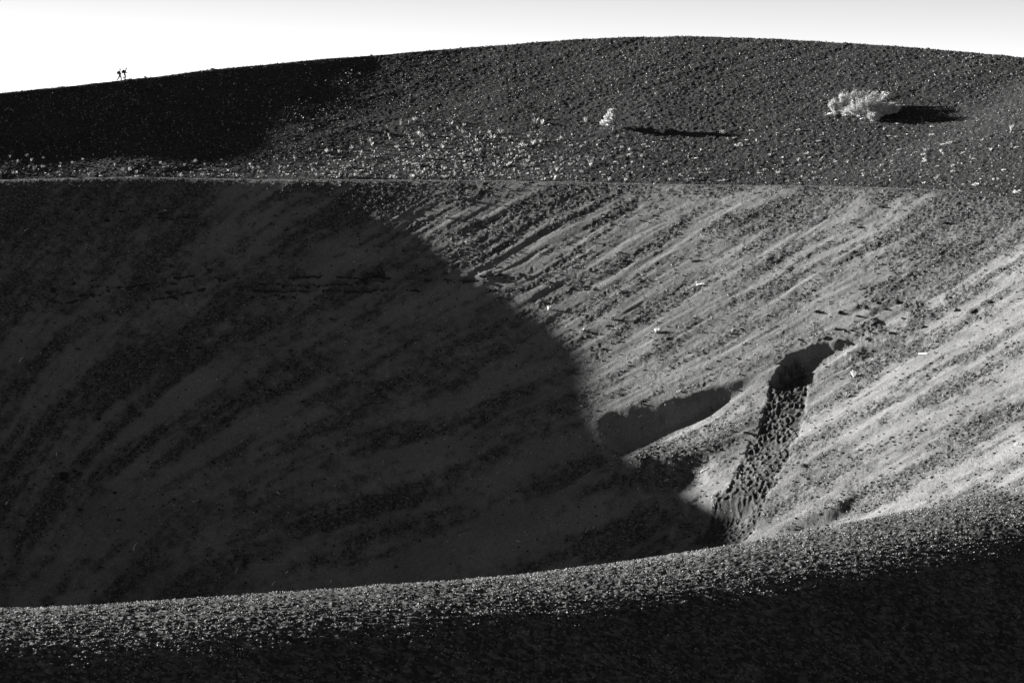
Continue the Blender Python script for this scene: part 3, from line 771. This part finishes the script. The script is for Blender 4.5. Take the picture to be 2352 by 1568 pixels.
# ---------------------------------------------------------------- the pine
def pine():
    P=world([(2453,519)])[0]; H=srcsize(P,79); r=random.Random(5)
    t=empty('pine_tree',(P[0],P[1],gz(P[0],P[1])-0.05)); tag(t,'small pale pine with a bare trunk standing alone on the dark slope','tree')
    W=srcsize(P,60)
    tp=[Vector((0,0,0)),Vector((-.01,0,.15*H)),Vector((-.02,.01,.35*H)),Vector((-.03,0,.6*H)),Vector((-.02,0,.9*H))]
    mesh_obj('trunk',*tube(tp,[.06*H*.5,.05*H*.5,.04*H*.5,.03*H*.5,.01*H],8),M_BARK,t,True)
    V=[];Fc=[]
    # whorled limbs: angle, start height, reach, rise
    whorls=[(.20,.52,.13,8),(.31,.58,.10,8),(.42,.50,.12,8),(.54,.43,.12,7),(.66,.34,.13,7),(.78,.25,.12,6),(.89,.14,.10,5)]
    for zz,reach,rise,n in whorls:
        a0=r.uniform(0,6.28)
        for k in range(n):
            a=a0+6.28*k/n+r.uniform(-.3,.3); re=1.22*reach*W*r.uniform(.7,1.1)*(1.15 if math.cos(a)<0 else .95)
            b=Vector((-.02,0,zz*H)); e=b+Vector((math.cos(a)*re,math.sin(a)*re,rise*H*r.uniform(.6,1.3)))
            m=b.lerp(e,.5)+Vector((0,0,.02*H))
            mesh_obj('limb',*tube([b,m,e],[.018*H,.012*H,.005*H],5),M_BARK,t,True)
            for c in range(10):
                u=r.uniform(.4,1.08); p=b.lerp(e,u)+Vector((r.gauss(0,.05),r.gauss(0,.05),r.gauss(.03,.03)))*H
                for q in range(20):
                    d=Vector((r.gauss(0,1),r.gauss(0,1),r.gauss(.35,.8))).normalized()
                    s=d.orthogonal().normalized()*.02*H; L=.075*H*r.uniform(.7,1.2); o=len(V)
                    V+= [p-s,p+s,p+d*L+s*.3,p+d*L-s*.3]; Fc.append((o,o+1,o+2,o+3))
    mesh_obj('crown',V,Fc,M_NEEDLE,t)
pine()
# ---------------------------------------------------------------- the large bush
def bush():
    base_pts=world([(3330,462),(3360,452),(3400,462),(3420,445),(3450,475),(3480,470),(3490,440),(3520,450),(3540,440),(3400,430),(3345,440)])
    c=world([(3430,462)])[0]; u=srcsize(c,1.0); r=random.Random(9)
    t=empty('shrub',(c[0],c[1],gz(c[0],c[1]))); tag(t,'large spreading pale shrub with feathery branches and a long shadow on its right','shrub')
    o0=Vector((c[0],c[1],gz(c[0],c[1])))
    # clumps: source px x of the root, crown centre (dx, dz from root in px), crown radii
    CL=[(3338,455,-4,46,26,40,-.55),(3368,450,6,84,28,36,-.15),(3398,440,26,92,32,24,.25),(3425,472,-6,50,36,44,-.35),(3452,478,4,84,40,44,.0),
        (3486,474,10,62,32,38,.15),(3520,466,12,44,30,34,.3),(3462,430,34,70,44,22,.4),(3546,458,12,30,24,26,.5),(3382,462,-5,26,26,20,-.6),(3494,484,0,22,28,18,0)]
    P=world([(k[0]+9,k[1]) for k in CL])
    VL=[];FL=[]
    for (sx,sy,dx,dz,rx,rz,lean),p in zip(CL,P):
        root=Vector((p[0],p[1],gz(p[0],p[1])))-o0
        cc=root+Vector((dx*u,0,dz*u*.62)); stems=[]
        for k in range(10):
            a=r.uniform(0,6.28); q=math.sqrt(r.random())
            tip=cc+Vector((math.cos(a)*rx*u*q+lean*rx*u*.5,math.sin(a)*rx*u*q*.9,rz*u*r.uniform(.2,1.0)*(1-.4*q)))
            mid=root.lerp(tip,.5)+Vector((r.gauss(0,.12),r.gauss(0,.12),-.05))
            stems.append(tube([root,mid,tip],[.045,.03,.012],5))
            for m in range(46):
                w=r.uniform(.35,1.03); b=(root.lerp(mid,w*2) if w<.5 else mid.lerp(tip,w*2-1))+Vector((r.gauss(0,.13),r.gauss(0,.15),r.gauss(0,.10)))
                d0=(tip-root).normalized()*.7+Vector((lean*.6,-.2,.1))
                for q2 in range(8):
                    d=(d0+Vector((r.gauss(0,.42),r.gauss(0,.42),r.gauss(0,.35)))).normalized()
                    s=d.orthogonal().normalized()*r.uniform(.012,.022); L=r.uniform(.18,.42); o=len(VL)
                    VL+=[b-s*.5,b+s*.5,b+d*L*.6+s,b+d*L,b+d*L*.6-s]; FL.append((o,o+1,o+2,o+3,o+4))
        V,Fc=merge(stems); mesh_obj('stem',V,Fc,M_DRY,t,True)
    mesh_obj('crown',VL,FL,M_BUSH,t)
    # bare dead branches sprawling at the foot
    D0=world([(3312,457),(3340,462),(3365,458),(3385,455),(3405,465),(3440,478),(3465,470),(3455,445)])
    for p in D0:
        g=Vector((p[0],p[1],gz(p[0],p[1])))-o0; a=r.uniform(-.6,.6)+math.pi*(r.random()<.5); L=r.uniform(.8,1.6)
        pts=[g+Vector((math.cos(a)*L*k/4,math.sin(a)*L*.4*k/4+r.gauss(0,.05),.08+.12*math.sin(k)+.1*k/4*r.random())) for k in range(5)]
        parts=[tube(pts,[.05,.045,.04,.03,.015],5)]
        for k in range(3):
            q=pts[1+k]; d=Vector((r.uniform(-1,1),r.uniform(-.5,.5),r.uniform(0,.8))).normalized()*L*.3; parts.append(tube([q,q+d],[.03,.01],5))
        V,Fc=merge(parts); mesh_obj('dead_branch',V,Fc,M_DRY,t,True)
bush()
# ---------------------------------------------------------------- the two hikers
M_SKIN=simple('sunlit_skin',0.07,0.15,6,.6,.3); M_HAT=simple('pale_hat_cloth',0.10,0.2,20); M_HAIR=simple('hair',0.03,0.3,30)
M_SHIRTD=simple('grey_shirt_cloth',0.03,0.3,12); M_SHIRTL=simple('light_shirt_cloth',0.08,0.3,12)
M_TRD=simple('grey_trouser_cloth',0.06,0.3,10); M_TRL=simple('light_trouser_cloth',0.08,0.3,10)
M_PACK=simple('black_pack_cloth',0.012,0.4,14); M_BOOT=simple('dark_boot_leather',0.03,0.3,14); M_POLE=simple('dark_pole',0.02,0.1,5,.4,.5)
def skin(name,J,E,mat,parent,root=0,sub=2,fat=1.0):
    me=bpy.data.meshes.new(name); me.from_pydata([j[0] for j in J],E,[]); me.materials.append(mat)
    o=bpy.data.objects.new(name,me); col.objects.link(o); o.parent=parent
    md=o.modifiers.new('skin','SKIN'); md.use_smooth_shade=True
    sv=me.skin_vertices[0].data
    for i,j in enumerate(J):
        rr=j[1] if hasattr(j[1],'__len__') else (j[1],j[1]); rr=(rr[0]*fat,rr[1]*fat); sv[i].radius=rr; sv[i].use_root=(i==root)
    s=o.modifiers.new('sub','SUBSURF'); s.levels=sub; s.render_levels=sub
    return o
HS=0.94
def ridge(px_src):
    az=math.tan(0)+(px_src/4-512)/F
    y=np.arange(275,365,0.1); x=y*az/1.0
    v=ground(x,y)/y; i=int(v.argmax()); yy=y[i]-0.25
    return Vector((float(yy*az),float(yy),gz(yy*az,yy)))
def hiker(px,K,label,hat,shirt,trous,face_down):
    loc=ridge(px); t=empty('person',loc); t.scale=(HS,HS,HS); tag(t,label,'person')
    g=lambda k:K[k]
    sh=.15; hw=.08
    hip=Vector((K['hip'][0],0,K['hip'][1])); chest=Vector((K['chest'][0],0,K['chest'][1])); neck=Vector((K['neck'][0],0,K['neck'][1])); head=Vector((K['head'][0],0,K['head'][1]))
    V3=lambda k,y: Vector((K[k][0],y,K[k][1]))
    L,Rr=1,-1
    J=[(hip,(.12,.10)),(hip.lerp(chest,.5),(.115,.09)),(chest,(.135,.105)),(neck,(.05,.05)),(head,(.075,.085)),(head+Vector((face_down[0]*.03,0,.06)),(.06,.065))]
    E=[(0,1),(1,2),(2,3),(3,4),(4,5)]
    def chain(start,pts):
        last=start
        for p,r in pts:
            J.append((p,(r,r))); E.append((last,len(J)-1)); last=len(J)-1
        return last
    nl=K['near']; fl=K['far']   # legs: near the camera (y<0) and far
    for leg,y in ((nl,-hw),(fl,hw)):
        chain(0,[(hip+Vector((0,y,-.05)),.085),(Vector((leg[0][0],y,leg[0][1])),.055),(Vector((leg[1][0],y,leg[1][1])),.038),(Vector((leg[2][0],y,leg[2][1])),.035)])
    hands=[]
    for arm,y in ((K['arm_n'],-sh),(K['arm_f'],sh)):
        shp=chest.lerp(neck,.55)+Vector((0,y,0)); el=Vector((arm[0][0],y*1.25,arm[0][1])); ha=Vector((arm[1][0],y*1.1,arm[1][1]))
        k=chain(2,[(shp,.05),(el,.038),(el.lerp(ha,.85),.027),(ha,.03)]); hands.append((k,ha,(ha-el).normalized()))
    skin('body',J,E,M_SKIN,t,0,2,1.12)
    # fingers: five short bent chains closed round whatever is held
    for k,ha,d in hands:
        up=Vector((0,0,1)); s=d.cross(up).normalized()
        for i in range(5):
            off=s*(.012*(i-2)); ln=[.055,.075,.08,.075,.05][i]
            if i==0: a=ha+s*.03; J2=[(a-d*.01,.010),(a+s*.012+d*.02,.009),(a+d*.045-up*.02,.008)]
            else: a=ha+off+d*.02; J2=[(a,.010),(a+d*ln*.5-up*.008,.009),(a+d*ln*.72-up*.035,.008)]
            skin('finger',[(q,(r,r)) for q,r in J2],[(0,1),(1,2)],M_SKIN,t,0,1)
    f=Vector(face_down[:1]+(0,)+face_down[1:]).normalized(); side=Vector((0,1,0)); upv=f.cross(side)*-1
    nose=head+f*.10+Vector((0,0,.02)); skin('nose',[(head+f*.07+Vector((0,0,.04)),(.012,.012)),(nose,(.016,.016))],[(0,1)],M_SKIN,t,0,1)
    for y in (-.032,.032): mesh_obj('eye',*rock_geo(3,1,1),M_HAIR,t).location=head+f*.082+Vector((0,y,.045))
    for o in t.children:
        if o.name.startswith('eye'): o.scale=(.022,.022,.022)
    for y in (-.08,.08): skin('ear',[(head+Vector((-.01,y,.045)),(.012,.02)),(head+Vector((-.01,y,.01)),(.010,.015))],[(0,1)],M_SKIN,t,0,1)
    skin('mouth',[(head+f*.088+Vector((0,-.02,-.015)),(.006,.006)),(head+f*.088+Vector((0,.02,-.015)),(.006,.006))],[(0,1)],M_HAIR,t,0,1)
    skin('hair',[(head+Vector((-.03,0,.0)),(.078,.07)),(head+Vector((-.02,0,.08)),(.08,.06))],[(0,1)],M_HAIR,t,0,2,1.15)
    # hat: domed crown and brim
    hp=head+Vector((0,0,.085)); V=[];Fc=[]; n=16
    prof=[(.165,0,-.01),(.10,.0,.012),(.098,0,.05),(.085,0,.085),(.045,0,.108),(.004,0,.112)]
    for (rr,_,zz) in prof:
        for k in range(n):
            a=6.283*k/n; V.append(hp+Vector((math.cos(a)*rr,math.sin(a)*rr*.9,zz-(.02 if rr>.12 else 0)*math.cos(a)*face_down[0])))
    for i in range(len(prof)-1):
        for k in range(n): Fc.append((i*n+k,i*n+(k+1)%n,(i+1)*n+(k+1)%n,(i+1)*n+k))
    mesh_obj('hat',V,Fc,hat,t,True)
    # shirt with sleeves to the elbow
    J=[(hip+Vector((0,0,.02)),(.14,.12)),(hip.lerp(chest,.5),(.135,.11)),(chest,(.155,.125)),(chest.lerp(neck,.75),(.075,.065))]; E=[(0,1),(1,2),(2,3)]
    for arm,y in ((K['arm_n'],-sh),(K['arm_f'],sh)):
        shp=chest.lerp(neck,.55)+Vector((0,y,0)); el=Vector((arm[0][0],y*1.25,arm[0][1])); ha=Vector((arm[1][0],y*1.1,arm[1][1]))
        chain(2,[(shp,.068),(el,.055),(el.lerp(ha,.7),.04)])
    skin('shirt',J,E,shirt,t,0,2,1.3)
    J=[(hip+Vector((0,0,.08)),(.13,.11)),(hip,(.145,.12))]; E=[(0,1)]
    for leg,y in ((nl,-hw),(fl,hw)):
        chain(1,[(hip+Vector((0,y,-.06)),.105),(Vector((leg[0][0],y,leg[0][1])),.075),(Vector((leg[1][0],y,leg[1][1])),.055)])
    skin('trousers',J,E,trous,t,0,2,1.35)
    for leg,y in ((nl,-hw),(fl,hw)):
        an=Vector((leg[1][0],y,leg[1][1])); to=Vector((leg[2][0],y,leg[2][1])); d=to-an
        skin('boot',[(an+Vector((0,0,.10)),(.05,.05)),(an,(.055,.055)),(an+Vector((-d.x*.35,0,-.04)),(.045,.035)),(to,(.045,.03))],[(0,1),(1,2),(1,3)],M_BOOT,t,1,2,1.4)
    return t,loc
def pack(loc,c,h,w,d,tilt,label,person_sh):
    o0=loc+Vector((c[0],0,c[1]))*HS; t=empty('backpack',o0); t.rotation_euler=(0,tilt,0); t.scale=(HS,HS,HS); tag(t,label,'backpack')
    bm=bmesh.new(); bmesh.ops.create_cube(bm,size=1)
    bmesh.ops.subdivide_edges(bm,edges=bm.edges[:],cuts=3,use_grid_fill=True)
    for v in bm.verts:
        x,y,z=v.co; r_=1-.25*abs(z*2)**3; v.co=Vector((x*d*(1-.3*max(z,0)*2*.6)*r_,y*w*r_,z*h))
        if x<0: v.co.x-=d*.12*(1-abs(z*2)**2)
    me=bpy.data.meshes.new('pack_body'); bm.to_mesh(me); bm.free(); me.materials.append(M_PACK)
    o=bpy.data.objects.new('pack_body',me); col.objects.link(o); o.parent=t; s=o.modifiers.new('s','SUBSURF'); s.levels=1; s.render_levels=1
    me.polygons.foreach_set('use_smooth',[True]*len(me.polygons))
    mesh_obj('pocket',*tube([Vector((-d*.62,-w*.28,-h*.18)),Vector((-d*.68,0,-h*.18)),Vector((-d*.62,w*.28,-h*.18))],[.05,.08,.05],8),M_PACK,t,True)
    for y in (-.11,.11):
        mesh_obj('strap',*tube([Vector((d*.4,y,h*.38)),Vector((d*.4+.13,y,h*.45)),Vector((d*.4+.25,y,h*.2)),Vector((d*.4+.22,y,-h*.15)),Vector((d*.35,y*1.2,-h*.35))],[.018]*5,6),M_PACK,t,True)
Kr=dict(head=(.135,1.42),neck=(.10,1.28),chest=(.075,1.12),hip=(.06,.80),near=((.28,.43),(.27,.07),(.40,.03)),far=((-.03,.43),(-.27,.10),(-.17,.03)),arm_n=((.09,.90),(.29,.73)),arm_f=((.16,.92),(.34,.80)))
t1,l1=hiker(486,Kr,'shorter hiker at the back, in a hat, rear leg stretched behind in mid stride',M_HAT,M_SHIRTD,M_TRD,(.97,-.1))
pack(l1,(-.14,1.06),.46,.30,.20,.25,'small dark backpack on the hiker at the back',None)
Kf=dict(head=(.27,1.46),neck=(.17,1.34),chest=(.06,1.18),hip=(.01,.82),near=((.17,.45),(.06,.08),(.19,.04)),far=((.12,.43),(-.20,.22),(-.14,.10)),arm_n=((.10,.95),(.38,.96)),arm_f=((.16,.98),(.40,1.0)))
t2,l2=hiker(507,Kf,'taller hiker in front, leaning forward with lowered head and forearms held out',M_HAT,M_SHIRTL,M_TRL,(.75,-.6))
pack(l2,(-.17,1.12),.52,.34,.24,.38,'bulky black backpack on the hiker in front',None)
pl=empty('trekking_pole',l2+Vector((.40,-.165,.97))*HS); tag(pl,'dark pole held level at the waist of the hiker in front','trekking pole')
mesh_obj('shaft',*tube([Vector((.05,0,.01)),Vector((-.35,0,-.03)),Vector((-.85,0,-.10))],[.014,.012,.009],6),M_POLE,pl,True)
mesh_obj('grip',*tube([Vector((-.05,0,-.003)),Vector((.0,0,.0)),Vector((.07,0,.012))],[.018,.02,.022],8),M_POLE,pl,True)
# a few stones that break the skyline
for sx,s_,lab in ((590,18,'dark stone standing up from the skyline just right of the hikers'),(857,22,'low dark rock on the left skyline slope'),(1490,12,'small dark stone on the skyline left of the summit'),(3700,14,'small dark stone on the skyline at the right'),(3450,9,'tiny dark stone on the skyline above the shrub')):
    p=ridge(sx); rock(np.array(p)+np.array([0,.2,0]),s_,lab)
print('done',time.time()-T0)
